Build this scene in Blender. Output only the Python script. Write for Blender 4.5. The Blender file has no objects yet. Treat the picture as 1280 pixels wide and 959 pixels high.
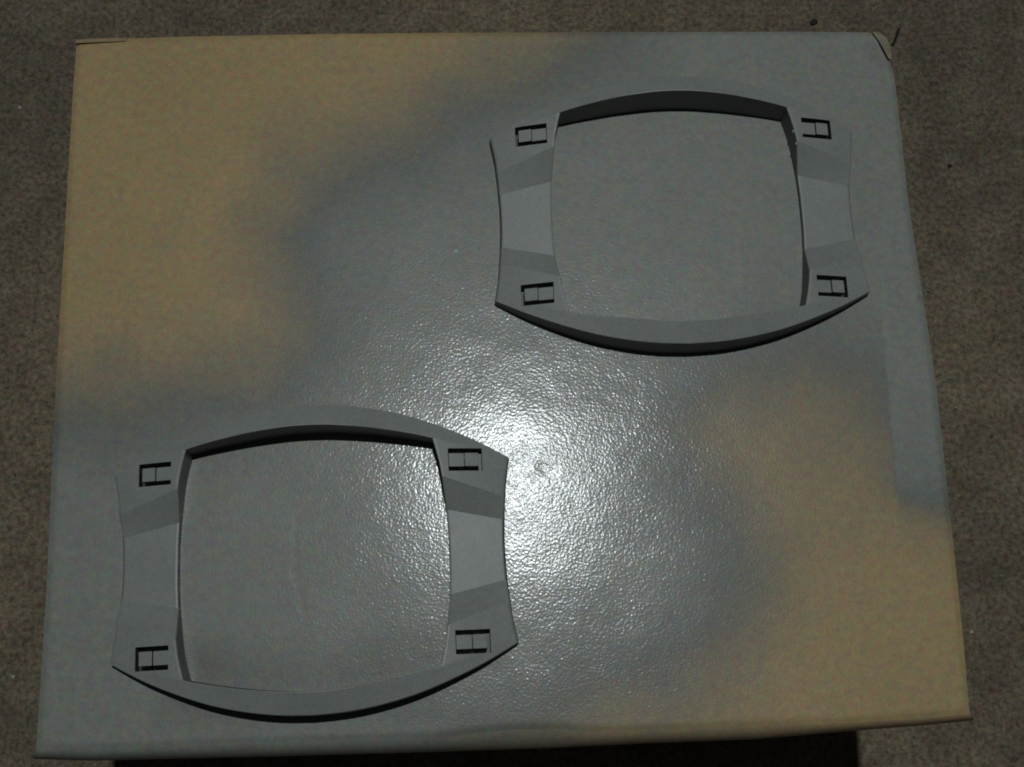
import bpy, bmesh, math, random
import numpy as np
from mathutils import Matrix, Vector

random.seed(4)
rng = np.random.RandomState(4)
sc = bpy.context.scene
col = sc.collection

# ------------------------------------------------------------------ camera
BOX_H = 0.275                 # height of the carton
CAM_H = 0.60                  # camera height over the carton lid
FPX = 1530.0                  # focal length in photo pixels (1280 wide)
down = np.array([-31.0, -380.5, -FPX]); down /= np.linalg.norm(down)
zc = -down
xa = np.array([1.0, 0, 0]); xa -= xa.dot(zc) * zc; xa /= np.linalg.norm(xa)
ya = np.cross(zc, xa)
R = np.stack([xa, ya, zc])    # camera axes -> world axes

cam_d = bpy.data.cameras.new('camera')
cam = bpy.data.objects.new('camera', cam_d)
col.objects.link(cam)
M4 = Matrix([[*R[0], 0], [*R[1], 0], [*R[2], 0], [0, 0, 0, 1]])
cam.matrix_world = Matrix.Translation((0, 0, BOX_H + CAM_H)) @ M4
cam_d.sensor_width = 36.0
cam_d.lens = 36.0 * FPX / 1280.0
cam_d.clip_start = 0.02
cam_d.clip_end = 60
sc.camera = cam


def at(p, z=BOX_H):
    """photo measurement -> point on the horizontal plane of height z (metres)"""
    p = np.asarray(p, float)
    d = np.stack([p[..., 0] - 640, -(p[..., 1] - 479.5), -FPX * np.ones(p.shape[:-1])], -1)
    w = d @ R.T
    t = (z - BOX_H - CAM_H) / w[..., 2]
    return (w * t[..., None])[..., :2]


# ------------------------------------------------------------------ world and lamps
world = bpy.data.worlds.new('World')
sc.world = world
world.use_nodes = True
bg = world.node_tree.nodes['Background']
bg.inputs[0].default_value = (0.75, 0.80, 1.0, 1)
bg.inputs[1].default_value = 0.017

sc.view_settings.view_transform = 'Standard'
sc.view_settings.look = 'None'
sc.view_settings.exposure = 0
sc.view_settings.gamma = 1
sc.cycles.filter_width = 1.9


def lamp(name, kind, loc, energy, color, target=None, **kw):
    l = bpy.data.lights.new(name, kind)
    l.energy = energy
    l.color = color
    for k, v in kw.items():
        setattr(l, k, v)
    o = bpy.data.objects.new(name, l)
    o.location = loc
    if target is not None:
        o.rotation_euler = (Vector(target) - Vector(loc)).to_track_quat('-Z', 'Y').to_euler()
    col.objects.link(o)
    return o


lx, ly = 0.062, 0.385
LAMP_H = BOX_H + 1.74
lamp('overhead_lamp', 'POINT', (lx, ly, LAMP_H), 45.0, (0.92, 0.98, 1.0), shadow_soft_size=0.016)


# ------------------------------------------------------------------ helpers
def tag(o, label=None, cat=None, group=None, kind=None):
    if label: o['label'] = label
    if cat: o['category'] = cat
    if group: o['group'] = group
    if kind: o['kind'] = kind
    return o


def link(name, me, mat=None, parent=None):
    o = bpy.data.objects.new(name, me)
    col.objects.link(o)
    if mat: me.materials.append(mat)
    if parent: o.parent = parent
    return o


def mesh(name, verts, faces, smooth=None):
    me = bpy.data.meshes.new(name)
    me.from_pydata([tuple(map(float, v)) for v in verts], [], faces)
    me.update()
    bm = bmesh.new(); bm.from_mesh(me)
    bmesh.ops.recalc_face_normals(bm, faces=bm.faces)
    if all(e.is_manifold for e in bm.edges) and bm.calc_volume(signed=True) < 0:
        bmesh.ops.reverse_faces(bm, faces=bm.faces)
    bm.to_mesh(me); bm.free()
    if smooth is not None:
        me.polygons.foreach_set('use_smooth', [True] * len(me.polygons))
        me.set_sharp_from_angle(angle=math.radians(smooth))
    return me


def material(name):
    m = bpy.data.materials.new(name)
    m.use_nodes = True
    nt = m.node_tree
    bs = nt.nodes['Principled BSDF']
    return m, nt, bs


def noise(nt, scale, detail=4, rough=0.55, vec=None):
    n = nt.nodes.new('ShaderNodeTexNoise')
    n.inputs['Scale'].default_value = scale
    n.inputs['Detail'].default_value = detail
    n.inputs['Roughness'].default_value = rough
    if vec: nt.links.new(vec, n.inputs['Vector'])
    return n


def ramp(nt, fac, stops):
    r = nt.nodes.new('ShaderNodeValToRGB')
    el = r.color_ramp.elements
    while len(el) < len(stops): el.new(0.5)
    for e, (p, c) in zip(el, stops):
        e.position = p
        e.color = c if len(c) == 4 else (*c, 1)
    nt.links.new(fac, r.inputs[0])
    return r


def mix(nt, fac, a, b, mode='MIX'):
    m = nt.nodes.new('ShaderNodeMix')
    m.data_type = 'RGBA'; m.blend_type = mode
    if isinstance(fac, (int, float)): m.inputs[0].default_value = fac
    else: nt.links.new(fac, m.inputs[0])
    for i, v in ((6, a), (7, b)):
        if isinstance(v, tuple): m.inputs[i].default_value = (*v, 1)
        else: nt.links.new(v, m.inputs[i])
    return m.outputs[2]


def math_node(nt, op, a, b=None):
    m = nt.nodes.new('ShaderNodeMath'); m.operation = op
    for i, v in enumerate((a, b)):
        if v is None: continue
        if isinstance(v, (int, float)): m.inputs[i].default_value = v
        else: nt.links.new(v, m.inputs[i])
    return m.outputs[0]


def bump(nt, h, strength, dist, prev=None):
    b = nt.nodes.new('ShaderNodeBump')
    b.inputs['Strength'].default_value = strength
    b.inputs['Distance'].default_value = dist
    nt.links.new(h, b.inputs['Height'])
    if prev: nt.links.new(prev, b.inputs['Normal'])
    return b.outputs[0]


def texco(nt):
    return nt.nodes.new('ShaderNodeTexCoord').outputs['Object']


# ------------------------------------------------------------------ materials
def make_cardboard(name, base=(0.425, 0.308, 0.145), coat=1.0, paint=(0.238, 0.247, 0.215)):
    m, nt, bs = material(name)
    v = texco(nt)
    chroma = nt.nodes.new('ShaderNodeTexNoise')
    chroma.inputs['Scale'].default_value = 260
    chroma.inputs['Detail'].default_value = 3
    nt.links.new(v, chroma.inputs['Vector'])
    fine = noise(nt, 900, 3, 0.6, v)
    big = noise(nt, 9, 3, 0.5, v)
    r1 = ramp(nt, big.outputs[0], [(0.3, tuple(c * 0.94 for c in base)), (0.7, tuple(c * 1.05 for c in base))])
    att = nt.nodes.new('ShaderNodeAttribute'); att.attribute_name = 'overspray'
    speck = noise(nt, 1300, 2, 0.6, v)
    k = math_node(nt, 'ADD', att.outputs['Fac'], math_node(nt, 'MULTIPLY', math_node(nt, 'SUBTRACT', speck.outputs[0], 0.5), 0.5))
    kr = ramp(nt, k, [(0.0, (0, 0, 0)), (0.62, (1, 1, 1))])
    thick = ramp(nt, att.outputs['Fac'], [(0.55, tuple(q * 0.72 for q in paint)), (1.0, tuple(q * 1.08 for q in paint))])
    c = mix(nt, kr.outputs[0], r1.outputs[0], thick.outputs[0])
    c = mix(nt, 0.34, c, chroma.outputs[1], 'OVERLAY')
    r2 = ramp(nt, fine.outputs[0], [(0.25, (0.78, 0.78, 0.78)), (0.75, (1.15, 1.15, 1.15))])
    c = mix(nt, 0.7, c, r2.outputs[0], 'MULTIPLY')
    nt.links.new(c, bs.inputs['Base Color'])
    bs.inputs['Roughness'].default_value = 0.5
    bs.inputs['Specular IOR Level'].default_value = 0.35
    # embossed film on the lid: bumps about 2 mm across
    vor = nt.nodes.new('ShaderNodeTexVoronoi')
    vor.feature = 'SMOOTH_F1'; vor.inputs['Scale'].default_value = 800
    vor.inputs['Smoothness'].default_value = 0.5
    nt.links.new(v, vor.inputs['Vector'])
    bigb = noise(nt, 14, 3, 0.55, v)
    mid = noise(nt, 760, 2, 0.5, v)
    n1 = bump(nt, bigb.outputs[0], 0.35, 0.002)
    n2 = bump(nt, mid.outputs[0], 0.5, 0.00017, n1)
    n3 = bump(nt, vor.outputs[0], 0.5, 0.000065, n2)
    nt.links.new(n3, bs.inputs['Normal'])
    sheen = noise(nt, 30, 4, 0.6, v)
    sr = ramp(nt, sheen.outputs[0], [(0.35, (0.55 * coat,) * 3), (0.62, (coat,) * 3)])
    nt.links.new(sr.outputs[0], bs.inputs['Coat Weight'])
    bs.inputs['Coat Roughness'].default_value = 0.165
    bs.inputs['Coat IOR'].default_value = 1.38
    nt.links.new(n3, bs.inputs['Coat Normal'])
    return m


def make_plastic(name, base=(0.268, 0.283, 0.262)):
    m, nt, bs = material(name)
    v = nt.nodes.new('ShaderNodeNewGeometry').outputs['Position']
    f = noise(nt, 700, 3, 0.6, v)
    b = noise(nt, 25, 4, 0.6, v)
    r = ramp(nt, f.outputs[0], [(0.25, tuple(c * 0.88 for c in base)), (0.75, tuple(c * 1.12 for c in base))])
    r2 = ramp(nt, b.outputs[0], [(0.3, (0.93, 0.93, 0.93)), (0.7, (1.05, 1.05, 1.05))])
    c = mix(nt, 1.0, r.outputs[0], r2.outputs[0], 'MULTIPLY')
    c = mix(nt, 0.15, c, noise(nt, 240, 3, 0.6, v).outputs[1], 'OVERLAY')
    nt.links.new(c, bs.inputs['Base Color'])
    rr = ramp(nt, b.outputs[0], [(0.3, (0.40,) * 3), (0.7, (0.50,) * 3)])
    nt.links.new(rr.outputs[0], bs.inputs['Roughness'])
    bs.inputs['Specular IOR Level'].default_value = 0.5
    n = bump(nt, noise(nt, 1500, 2, 0.5, v).outputs[0], 0.25, 0.0003)
    nt.links.new(n, bs.inputs['Normal'])
    return m


def make_floor():
    m, nt, bs = material('rough_concrete')
    v = texco(nt)
    big = noise(nt, 3.2, 5, 0.6, v)
    mid = noise(nt, 30, 6, 0.7, v)
    fine = noise(nt, 260, 5, 0.75, v)
    r = ramp(nt, big.outputs[0], [(0.3, (0.172, 0.150, 0.112)), (0.7, (0.29, 0.243, 0.172))])
    r2 = ramp(nt, mid.outputs[0], [(0.3, (0.72, 0.70, 0.68)), (0.7, (1.2, 1.2, 1.2))])
    r3 = ramp(nt, fine.outputs[0], [(0.3, (0.2, 0.19, 0.18)), (0.7, (1.8, 1.72, 1.62))])
    c = mix(nt, 1.0, r.outputs[0], r2.outputs[0], 'MULTIPLY')
    c = mix(nt, 0.85, c, r3.outputs[0], 'MULTIPLY')
    vor = nt.nodes.new('ShaderNodeTexVoronoi'); vor.inputs['Scale'].default_value = 190
    nt.links.new(v, vor.inputs['Vector'])
    sp = ramp(nt, vor.outputs[0], [(0.0, (1, 1, 1)), (0.16, (0, 0, 0))])
    pick = math_node(nt, 'GREATER_THAN', vor.outputs[1], 0.86)
    k = math_node(nt, 'MULTIPLY', sp.outputs[0], pick)
    c = mix(nt, k, c, (0.42, 0.40, 0.36))
    c = mix(nt, 0.30, c, noise(nt, 150, 3, 0.6, v).outputs[1], 'OVERLAY')
    nt.links.new(c, bs.inputs['Base Color'])
    bs.inputs['Roughness'].default_value = 0.85
    bs.inputs['Specular IOR Level'].default_value = 0.25
    n = bump(nt, mid.outputs[0], 0.6, 0.005)
    n = bump(nt, fine.outputs[0], 0.8, 0.0022, n)
    nt.links.new(n, bs.inputs['Normal'])
    return m


CARD = make_cardboard('glossy_brown_cardboard')
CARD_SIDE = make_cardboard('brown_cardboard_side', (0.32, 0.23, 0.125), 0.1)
FLAP = make_cardboard('dusty_cardboard', (0.27, 0.225, 0.15), 0.1)
PLASTIC = make_plastic('grey_green_plastic')
FLOOR = make_floor()
UNPAINTED_AND_SHADE = make_plastic('unpainted_plastic_and_slot_shade', (0.075, 0.076, 0.074))

gm, gnt, gbs = material('dark_grit')
gbs.inputs['Base Color'].default_value = (0.02, 0.018, 0.016, 1); gbs.inputs['Roughness'].default_value = 0.8
GRIT = gm
pm, pnt, pbs = material('pale_grit')
pbs.inputs['Base Color'].default_value = (0.5, 0.48, 0.42, 1); pbs.inputs['Roughness'].default_value = 0.6
PALE = pm

# ------------------------------------------------------------------ the floor
S = 6.0
n = 24
vs = [((i / n - 0.5) * 2 * S, (j / n - 0.5) * 2 * S, 0) for j in range(n + 1) for i in range(n + 1)]
fs = [(j * (n + 1) + i, j * (n + 1) + i + 1, (j + 1) * (n + 1) + i + 1, (j + 1) * (n + 1) + i) for j in range(n) for i in range(n)]
fl = link('floor', mesh('floor', vs, fs), FLOOR)
tag(fl, kind='structure')

# ------------------------------------------------------------------ the carton
def resample(pts, n):
    pts = np.asarray(pts, float)
    d = np.r_[0, np.cumsum(np.linalg.norm(np.diff(pts, axis=0), axis=1))]
    s = np.linspace(0, d[-1], n)
    return np.stack([np.interp(s, d, pts[:, 0]), np.interp(s, d, pts[:, 1])], 1)


top_e = at([(95, 51), (160, 47), (240, 44.5), (400, 41.5), (560, 40), (800, 39), (1000, 38.5), (1088, 39.5), (1098, 43)])
right_e = at([(1098, 43), (1106, 55), (1112, 72), (1118, 92), (1123, 130), (1136, 250), (1153, 360), (1171, 480), (1185, 610), (1197, 720), (1206, 810), (1213, 893)])
left_e = at([(95, 51), (90, 120), (83, 240), (76, 360), (69, 480), (63, 610), (57, 740), (50, 850), (44, 938)])
fold_e = at([(44, 938), (120, 937), (250, 932), (400, 927), (500, 924.5), (560, 922), (596, 916.5), (645, 912.5), (705, 912), (728, 916), (800, 914), (860, 912), (960, 908), (1060, 904), (1150, 898), (1213, 893)])
low_e_px = [(46, 949), (120, 951), (190, 949), (330, 946), (510, 941), (690, 935), (800, 929.5), (945, 924), (1060, 914), (1150, 907), (1212, 901)]

NU, NV = 400, 330
T, B = resample(top_e, NU), resample(fold_e, NU)
L, Rr = resample(left_e, NV), resample(right_e, NV)
u = np.linspace(0, 1, NU)[None, :, None]
v = np.linspace(0, 1, NV)[:, None, None]
P = ((1 - v) * T[None] + v * B[None] + (1 - u) * L[:, None] + u * Rr[:, None]
     - ((1 - u) * (1 - v) * T[0] + u * (1 - v) * T[-1] + (1 - u) * v * B[0] + u * v * B[-1]))
Z = np.full((NV, NU), BOX_H)


def seg_dist(P, a, b):
    a, b = np.asarray(a), np.asarray(b)
    t = np.clip(((P - a) @ (b - a)) / ((b - a) @ (b - a)), 0, 1)
    return np.linalg.norm(P - (a + t[..., None] * (b - a)), axis=-1)


def dent(px, r, depth):
    global Z
    d = np.linalg.norm(P - at(px), axis=-1)
    Z = Z - depth * np.exp(-(d / r) ** 2)


def crease(pa, pb, r, depth):
    global Z
    Z = Z - depth * np.exp(-(seg_dist(P, at(pa), at(pb)) / r) ** 2)


dent((683, 587), 0.0034, 0.00014)
dent((675, 582), 0.0026, 0.00010)
dent((569, 311), 0.0012, -0.00025)
dent((490, 325), 0.0010, -0.0002)
dent((1104, 62), 0.008, 0.0012)
crease((369, 650), (368, 715), 0.0016, 0.00005)
crease((368, 715), (378, 765), 0.0016, 0.00006)
crease((924, 280), (930, 365), 0.0018, -0.0001)
crease((1098, 60), (1112, 110), 0.002, 0.0004)
uu = np.linspace(0, 1, NU)[None, :]; vv = np.linspace(0, 1, NV)[:, None]
edge = np.minimum(np.minimum(uu * 0.44, (1 - uu) * 0.44), np.minimum(vv * 0.37, (1 - vv) * 0.37))
for (cx, cy, r, h) in ((300, 250, 0.07, 0.0008), (850, 650, 0.09, -0.0006), (1000, 250, 0.06, 0.0005), (300, 700, 0.08, -0.0005)):
    d = np.linalg.norm(P - at((cx, cy)), axis=-1)
    Z = Z + h * np.exp(-(d / r) ** 2) * np.clip(edge / 0.03, 0, 1)
Z = Z - 0.0010 * np.exp(-(edge / 0.0016) ** 2)

carton = bpy.data.objects.new('cardboard_box', None)
col.objects.link(carton)
tag(carton, 'large closed brown cardboard box with glossy top carrying both grey plastic frames', 'box')
vs = [(P[j, i, 0], P[j, i, 1], Z[j, i]) for j in range(NV) for i in range(NU)]
fs = [(j * NU + i, j * NU + i + 1, (j + 1) * NU + i + 1, (j + 1) * NU + i) for j in range(NV - 1) for i in range(NU - 1)]
lid = mesh('lid', vs, fs, 60)


def inside_dist(poly):
    """signed distance in metres to an outline on the lid, positive inside"""
    q = at(poly); n_ = len(q)
    ins = np.zeros(P.shape[:2], bool); dist = np.full(P.shape[:2], 9.0)
    for k in range(n_):
        a_, b_ = q[k], q[(k + 1) % n_]
        dist = np.minimum(dist, seg_dist(P, a_, b_))
        c1 = (a_[1] > P[..., 1]) != (b_[1] > P[..., 1])
        xi = (b_[0] - a_[0]) * (P[..., 1] - a_[1]) / (b_[1] - a_[1] + 1e-12) + a_[0]
        ins ^= c1 & (P[..., 0] < xi)
    return np.where(ins, dist, -dist)


def sstep(x, a_, b_):
    t = np.clip((x - a_) / (b_ - a_), 0, 1)
    return t * t * (3 - 2 * t)


def lump(scale, seed):
    r_ = np.random.RandomState(seed); out = 0
    for k in range(14):
        an, ph, fr_ = r_.uniform(0, 6.28), r_.uniform(0, 6.28), r_.uniform(0.5, 1.6) / scale
        out = out + np.sin((P[..., 0] * math.cos(an) + P[..., 1] * math.sin(an)) * fr_ * 6.28 + ph)
    return out / 5


# grey paint mist on the board: everywhere but two bare brown patches
bare_far = inside_dist([(-200, -200), (760, -200), (720, 40), (620, 75), (530, 130), (430, 180), (365, 225), (330, 290), (345, 350), (365, 410), (300, 450), (180, 468), (60, 480), (-200, 490)])
bare_near = inside_dist([(830, 530), (900, 485), (1000, 455), (1075, 480), (1106, 540), (1118, 610), (1180, 625), (1500, 630), (1500, 1200), (480, 1200), (600, 925), (720, 885), (830, 850), (905, 800), (940, 740), (925, 680), (880, 620), (845, 575)])
inner_frame = inside_dist([(225, 800), (400, 825), (560, 790), (560, 900), (200, 900)])
w1 = lump(0.12, 3) * 0.005 + lump(0.025, 5) * 0.0012
brown = sstep(bare_far + w1, -0.075, 0.050)
corner = np.linalg.norm(P - at((1200, 880)), axis=-1)
brown = np.maximum(brown, sstep(bare_near + w1, -0.06, 0.04) * (0.66 + 0.45 * np.exp(-(corner / 0.12) ** 2)))
brown = np.maximum(brown, 0.33 * sstep(inner_frame + w1, -0.016, 0.012))
bk = 0.05 * lump(0.05, 9)
# a lap of board at the right keeps its grey mist with a straight edge
la, lb = at((1086, 200)), at((1121, 640))
ld = lb - la; ld = ld / np.linalg.norm(ld)
side = (P[..., 0] - la[0]) * (-ld[1]) + (P[..., 1] - la[1]) * ld[0]
along = (P[..., 0] - la[0]) * ld[0] + (P[..., 1] - la[1]) * ld[1]
Ltot = np.linalg.norm(lb - la)
keep = sstep(side, 0.0, 0.0012) * (1 - sstep(along, Ltot * 0.80, Ltot * 1.10))
brown = brown * (1 - 0.85 * keep)
spray = np.clip(1 - brown + bk, 0, 1.0)
at_ = lid.attributes.new('overspray', 'FLOAT', 'POINT')
at_.data.foreach_set('value', spray.reshape(-1).astype(np.float32))
link('lid', lid, CARD, carton)


def wall(name, top, zs_top, parent, mat, roll=None, inset=0.0):
    """side face from the lid's edge to the floor; roll = (lower edge curve, depth) for a rounded fold"""
    rows = [np.c_[top, zs_top]]
    if roll is not None:
        low, dep = roll
        for t in (0.12, 0.28, 0.45, 0.62, 0.8, 0.93, 1.0):
            s = math.sin(t * math.pi / 2)
            xy = top + (low - top) * s
            rows.append(np.c_[xy, zs_top - dep * (1 - math.cos(t * math.pi / 2))])
        base = low
        z1 = rows[-1][:, 2]
    else:
        base, z1 = top, zs_top
    for t in (0.1, 0.3, 0.6, 1.0):
        rows.append(np.c_[base, z1 * (1 - t) + 0.0 * t])
    k = len(top)
    V = np.concatenate(rows)
    F = [(r * k + i, r * k + i + 1, (r + 1) * k + i + 1, (r + 1) * k + i) for r in range(len(rows) - 1) for i in range(k - 1)]
    me = mesh(name, V, F, 50)
    if roll is not None:      # paint mist reaches round the fold
        a2 = me.attributes.new('overspray', 'FLOAT', 'POINT')
        a2.data.foreach_set('value', np.tile(spray[-1] * 0.8, len(rows)).astype(np.float32))
    return link(name, me, mat, parent)


DEP = 0.012
LOW = resample(at(low_e_px, BOX_H - DEP - 0.001), NU)
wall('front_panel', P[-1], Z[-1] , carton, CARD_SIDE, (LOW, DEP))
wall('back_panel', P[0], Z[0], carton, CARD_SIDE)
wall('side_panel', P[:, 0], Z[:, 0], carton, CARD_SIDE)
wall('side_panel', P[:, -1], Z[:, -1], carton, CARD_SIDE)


def sheet(name, grid, th, mat, parent, label=None):
    """thin sheet with thickness from a grid of points (rows, cols, 3)"""
    g = np.asarray(grid, float)
    r, c = g.shape[:2]
    lo = g.copy(); lo[..., 2] -= th
    V = np.concatenate([g.reshape(-1, 3), lo.reshape(-1, 3)])
    q = lambda j, i, k: k * r * c + j * c + i
    F = []
    for j in range(r - 1):
        for i in range(c - 1):
            F.append((q(j, i, 0), q(j, i + 1, 0), q(j + 1, i + 1, 0), q(j + 1, i, 0)))
            F.append((q(j, i, 1), q(j + 1, i, 1), q(j + 1, i + 1, 1), q(j, i + 1, 1)))
    ring = [(0, i) for i in range(c)] + [(j, c - 1) for j in range(1, r)] + [(r - 1, i) for i in range(c - 2, -1, -1)] + [(j, 0) for j in range(r - 2, 0, -1)]
    for k in range(len(ring)):
        a_, b_ = ring[k], ring[(k + 1) % len(ring)]
        F.append((q(*a_, 0), q(*a_, 1), q(*b_, 1), q(*b_, 0)))
    o = link(name, mesh(name, V, F, 40), mat, parent)
    if label: o['label'] = label
    return o


# doubled ply of board at the far left edge
pa = resample(at([(96, 56), (120, 54.5), (158, 52)]), 12); pb = resample(at([(96, 52), (120, 50), (158, 48)]), 12)
g = np.array([[(*(pa[j] * (1 - s) + pb[j] * s), BOX_H + 0.0012 * (1 - j / 12) + 0.0006) for s in (0, .5, 1)] for j in range(12)])
sheet('board_ply', g, 0.0006, CARD_SIDE, carton)
# torn flap at the crushed far right corner
pa = resample(at([(1089, 41), (1097, 51), (1105, 65), (1110, 74)]), 10); pb = resample(at([(1098, 42), (1106, 50), (1111, 64), (1114, 76)]), 10)
g = np.array([[(*(pa[j] * (1 - s) + pb[j] * s), BOX_H + 0.0012 + 0.002 * s * math.sin(j / 9 * 3.1)) for s in (0, .35, .7, 1)] for j in range(10)])
sheet('torn_flap', g, 0.0006, FLAP, carton)

# ------------------------------------------------------------------ the plastic frames
MM = 0.001


def zsurf(x, y, w):
    r = 21.6 - 0.00175 * x * x
    r -= max(0.0, abs(y) - (62 - 0.0022 * x * x)) * 0.46 * max(0, 1 - (abs(x) / 95) ** 2)
    return max(r, 3.6) * (1 - 0.70 * w)


def smooth_pts(pts, n):
    """Catmull-Rom through points, n samples by first coordinate order"""
    pts = np.asarray(pts, float)
    e = np.vstack([2 * pts[0] - pts[1], pts, 2 * pts[-1] - pts[-2]])
    out = []
    for k in range(n):
        t = k / (n - 1) * (len(pts) - 1)
        i = min(int(t), len(pts) - 2); f = t - i
        p0, p1, p2, p3 = e[i], e[i + 1], e[i + 2], e[i + 3]
        out.append(0.5 * ((2 * p1) + (-p0 + p2) * f + (2 * p0 - 5 * p1 + 4 * p2 - p3) * f * f + (-p0 + 3 * p1 - 3 * p2 + p3) * f ** 3))
    return np.array(out)


# quarter outline (x>0, y>0); from (0, top) to the corner, then down the side to y=0
arc_o = smooth_pts([(0, 73), (15.5, 72.2), (31, 69.9), (47, 66), (63, 60.3), (79, 53.3), (94.7, 44.9)], 40)
arc_i = smooth_pts([(0, 62.2), (9.7, 61.9), (19.5, 61), (29.2, 59.8), (39, 58.2), (48.8, 56.4), (58.5, 54.3)], 40)
side_o = [(94.7, 44.9), (93.6, 38.5), (92.5, 32), (91.9, 25), (91.4, 20), (91.0, 14.5), (90.6, 7), (90.5, 0)]
side_i = [(58.5, 54.3), (60.2, 48), (61.5, 42), (62.4, 35.5), (63.1, 28), (63.8, 20.5), (64.3, 10), (64.4, 0)]
side_w = [0, 0, 0, 0, 0.5, 1, 1, 1]
def dens(a, k):
    a = np.asarray(a, float); out = []
    for i in range(len(a) - 1):
        for j in range(k): out.append(a[i] + (a[i + 1] - a[i]) * j / k)
    out.append(a[-1]); return out
K = 3
so, si, sw = dens(side_o, K), dens(side_i, K), dens([(w,) for w in side_w], K)
quarter = [(arc_o[k], arc_i[k], 0.0) for k in range(40)] + [(so[k], si[k], float(sw[k][0])) for k in range(1, len(so))]
half = quarter + [((o[0], -o[1]), (i[0], -i[1]), w) for o, i, w in quarter[-2::-1]]
full = half + [((-o[0], o[1]), (-i[0], i[1]), w) for o, i, w in half[-2:0:-1]]

SLOTS = [(sx, sy) for sx in (-1, 1) for sy in (1, -1)]
SX0, SX1, SY0, SY1 = 65.8, 82.0, 37.9, 49.0     # slot opening in millimetres


def frame_body():
    fr = [0.0, 0.012, 0.04, 0.15, 0.3, 0.45, 0.6, 0.75, 0.88, 0.965, 0.99, 1.0]
    dz = [0.7, 0.18, 0, 0, 0, 0, 0, 0, 0, 0, 0.18, 0.6]
    V, F = [], []
    n = len(full)
    for o, i, w in full:
        o, i = np.array(o, float), np.array(i, float)
        d = (o - i) / np.linalg.norm(o - i)
        ringv = [(*i, 0.0), (*i, zsurf(*i, w) * 0.5)]
        for f, z in zip(fr, dz):
            p = i + (o - i) * f
            ringv.append((*p, zsurf(*p, w) - z))
        ringv += [(*(o + d * 0.3), zsurf(*o, w) * 0.5), (*(o + d * 0.6), 0.0)]
        V += ringv
    k = len(fr) + 4
    for a_ in range(n):
        b_ = (a_ + 1) % n
        for j in range(k):
            jj = (j + 1) % k
            F.append((a_ * k + j, a_ * k + jj, b_ * k + jj, b_ * k + j))
    me = mesh('bezel', V, F)
    ob = bpy.data.objects.new('bezel_tmp', me); col.objects.link(ob)
    # slot cutters
    cv, cf = [], []
    for sx, sy in SLOTS:
        b0 = len(cv)
        for z in (1.5, 40):
            for x, y in ((SX0, SY0), (SX1, SY0), (SX1, SY1), (SX0, SY1)):
                cv.append((sx * x, sy * y, z))
        cf += [tuple(b0 + q for q in f) for f in ((0, 1, 2, 3), (4, 5, 6, 7), (0, 1, 5, 4), (1, 2, 6, 5), (2, 3, 7, 6), (3, 0, 4, 7))]
    cm = bpy.data.meshes.new('cut'); cm.from_pydata(cv, [], cf)
    bm = bmesh.new(); bm.from_mesh(cm); 
    bmesh.ops.recalc_face_normals(bm, faces=bm.faces)
    print('CUTVOL', bm.calc_volume(signed=True)); bm.to_mesh(cm); bm.free()
    co = bpy.data.objects.new('cut', cm); col.objects.link(co)
    md = ob.modifiers.new('b', 'BOOLEAN'); md.operation = 'DIFFERENCE'; md.object = co; md.solver = 'FAST'
    dg = bpy.context.evaluated_depsgraph_get()
    bm = bmesh.new(); bm.from_mesh(me); print('VOL', bm.calc_volume(signed=True)); bm.free()
    res = bpy.data.meshes.new_from_object(ob.evaluated_get(dg))
    bpy.data.objects.remove(ob); bpy.data.objects.remove(co)
    res.transform(Matrix.Scale(MM, 4))
    res.name = 'bezel'
    res.polygons.foreach_set('use_smooth', [True] * len(res.polygons))
    res.set_sharp_from_angle(angle=math.radians(9))
    return res


def block(x0, x1, y0, y1, off, bottom, sx, sy, nx=4):
    """small slab that follows the curved surface"""
    bm = bmesh.new()
    xs = np.linspace(x0, x1, nx)
    topv, botv = [], []
    for x in xs:
        for y in (y0, y1):
            z = zsurf(x, y, 0) + off
            topv.append(bm.verts.new((sx * x * MM, sy * y * MM, z * MM)))
            botv.append(bm.verts.new((sx * x * MM, sy * y * MM, bottom * MM)))
    for i in range(nx - 1):
        a, b, c, d = 2 * i, 2 * i + 1, 2 * i + 3, 2 * i + 2
        bm.faces.new([topv[k] for k in (a, b, c, d)])
        bm.faces.new([botv[k] for k in (d, c, b, a)])
        bm.faces.new([topv[a], topv[d], botv[d], botv[a]])
        bm.faces.new([topv[b], botv[b], botv[c], topv[c]])
    for i in (0, nx - 1):
        a, b = 2 * i, 2 * i + 1
        bm.faces.new([topv[a], botv[a], botv[b], topv[b]])
    bmesh.ops.recalc_face_normals(bm, faces=bm.faces)
    bmesh.ops.bevel(bm, geom=[e for e in bm.edges if e.calc_face_angle(0) > 0.9], offset=0.00018, segments=1, affect='EDGES')
    me = bpy.data.meshes.new('m'); bm.to_mesh(me); bm.free()
    return me


def make_frame():
    root = bpy.data.objects.new('plastic_frame', None)
    root.empty_display_size = 0.02
    col.objects.link(root)
    me = frame_body()
    link('bezel', me, PLASTIC, root)
    xm = SX0 + (SX1 - SX0) * 0.47
    for sx, sy in SLOTS:
        y0, y1 = SY0 + 2.25, SY1 - 2.25
        inner = block(SX0 + 0.22, xm, y0, y1, -0.75, 1.6, sx, sy)
        tab = link('clip_tab', inner, PLASTIC, root)
        outer = block(xm + 0.30, SX1 - 1.75, y0, y1, 0.25, 1.6, sx, sy)
        link('clip_tip', outer, PLASTIC, tab)
    for ch in list(root.children):
        dark_walls(ch)
        for g in ch.children:
            dark_walls(g)
    return root


def copy_tree(o, parent=None):
    c = o.copy(); col.objects.link(c); c.parent = parent
    for ch in list(o.children):
        copy_tree(ch, c)
    return c


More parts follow.
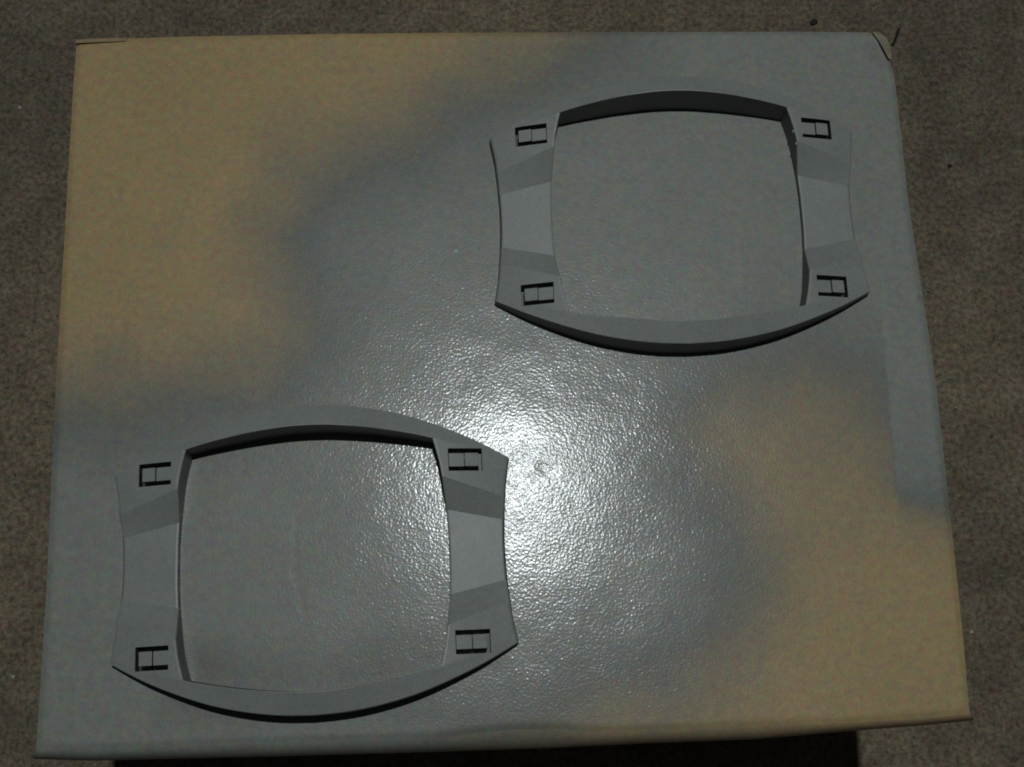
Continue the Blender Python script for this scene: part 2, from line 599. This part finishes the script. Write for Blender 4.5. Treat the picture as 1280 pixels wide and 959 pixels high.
def dark_walls(o):
    """paint came from above: upright faces stay bare dark plastic; slot floors share it as painted shade"""
    me = o.data
    if len(me.materials) < 2:
        me.materials.append(UNPAINTED_AND_SHADE)
    for p_ in me.polygons:
        if p_.normal.z < 0.30 or p_.center.z < 0.002:  # slot floors are coloured dark too, standing in for shade in the gaps
            p_.material_index = 1


GROUP = 'grey plastic frames on the box'
f1 = make_frame()
f2 = copy_tree(f1)
# two moulded pips on the inside of the right-hand wall of the far frame
for x, y in ((61.7, 41.4), (62.6, 34.4)):
    bm = bmesh.new()
    bmesh.ops.create_icosphere(bm, subdivisions=2, radius=0.0008)
    for v_ in bm.verts:
        v_.co = Vector((v_.co.x + x * MM - 0.0003, v_.co.y * 1.2 + y * MM, v_.co.z + 0.0136))
    pm_ = bpy.data.meshes.new('pip'); bm.to_mesh(pm_); bm.free()
    link('pip', pm_, PLASTIC, f1)
for o, c, ang in ((f1, (0.0978, 0.2387), 1.95), (f2, (-0.0838, 0.0606), 3.0)):
    o.location = (c[0], c[1], BOX_H + 0.0006)
    o.rotation_euler = (0, 0, math.radians(ang))
    o.scale = (1.014, 1, 1)
tag(f1, 'grey plastic frame near the far right corner of the box, thick dark inner walls showing', 'frame', GROUP)
tag(f2, 'grey plastic frame near the close left corner of the box, beside the bright glare', 'frame', GROUP)

# ------------------------------------------------------------------ bits lying on the floor
def pebble(px, r, mat, label, name='pebble', cat='pebble', group=None):
    bm = bmesh.new()
    bmesh.ops.create_icosphere(bm, subdivisions=2, radius=r)
    for v_ in bm.verts:
        k = 1 + random.uniform(-0.25, 0.25)
        v_.co = Vector((v_.co.x * k * 1.3, v_.co.y * k, v_.co.z * k * 0.6))
    me = bpy.data.meshes.new(name); bm.to_mesh(me); bm.free()
    p = at(px, 0.0)
    o = link(name, me, mat)
    o.location = (p[0], p[1], r * 0.5)
    o.rotation_euler = (0, 0, random.uniform(0, 6))
    return tag(o, label, cat, group)


pebble((1017, 29), 0.0024, GRIT, 'dark pebble on the floor just behind the far edge of the box')
pebble((1187, 208), 0.0014, GRIT, 'tiny dark pebble on the floor right of the box, level with the far frame')
pebble((1214, 790), 0.0013, PALE, 'tiny pale pebble on the floor beside the close right edge of the box')
pebble((25, 135), 0.0010, PALE, 'tiny pale pebble on the floor left of the box, nearest the far corner')
pebble((17, 846), 0.0011, PALE, 'tiny pale pebble on the floor left of the box, near the close corner')

tw = at([(1123, 37), (1121, 44), (1118, 52), (1115, 58)], 0.0)
V, F = [], []
for k, p in enumerate(tw):
    for a_ in range(6):
        V.append((p[0] + 0.0012 * math.cos(a_ * 1.047), p[1], 0.0013 + 0.0012 * math.sin(a_ * 1.047)))
for k in range(3):
    for a_ in range(6):
        F.append((k * 6 + a_, k * 6 + (a_ + 1) % 6, (k + 1) * 6 + (a_ + 1) % 6, (k + 1) * 6 + a_))
F += [tuple(range(6)), tuple(range(18, 24))]
tag(link('twig', mesh('twig', V, F, 60), GRIT), 'short dark twig on the floor by the crushed far right corner of the box', 'twig')

# loose grit over the concrete, nobody could count it
bm = bmesh.new()
rr = random.Random(11)
for k in range(2600):
    x, y = rr.uniform(-0.62, 0.62), rr.uniform(-0.42, 0.75)
    if -0.30 < x < 0.30 and -0.05 < y < 0.34:
        continue
    rad = 0.00035 + 0.0007 * rr.random() ** 3
    m4 = Matrix.Translation((x, y, rad * 0.5)) @ Matrix.Rotation(rr.uniform(0, 6.28), 4, (rr.random(), rr.random(), 1)) @ Matrix.Diagonal((1.3, 1, 0.7, 1))
    bmesh.ops.create_icosphere(bm, subdivisions=1, radius=rad, matrix=m4)
gme = bpy.data.meshes.new('loose_grit'); bm.to_mesh(gme); bm.free()
gmat, gn, gb = material('mixed_grit')
info = gn.nodes.new('ShaderNodeNewGeometry')
gr = ramp(gn, info.outputs['Random Per Island'], [(0.0, (0.04, 0.035, 0.03)), (0.55, (0.16, 0.13, 0.10)), (0.9, (0.26, 0.23, 0.18)), (1.0, (0.5, 0.47, 0.40))])
gn.links.new(gr.outputs[0], gb.inputs['Base Color']); gb.inputs['Roughness'].default_value = 0.8
gob = link('loose_grit', gme, gmat)
tag(gob, 'fine loose grit scattered over the concrete floor around the box', 'grit', kind='stuff')
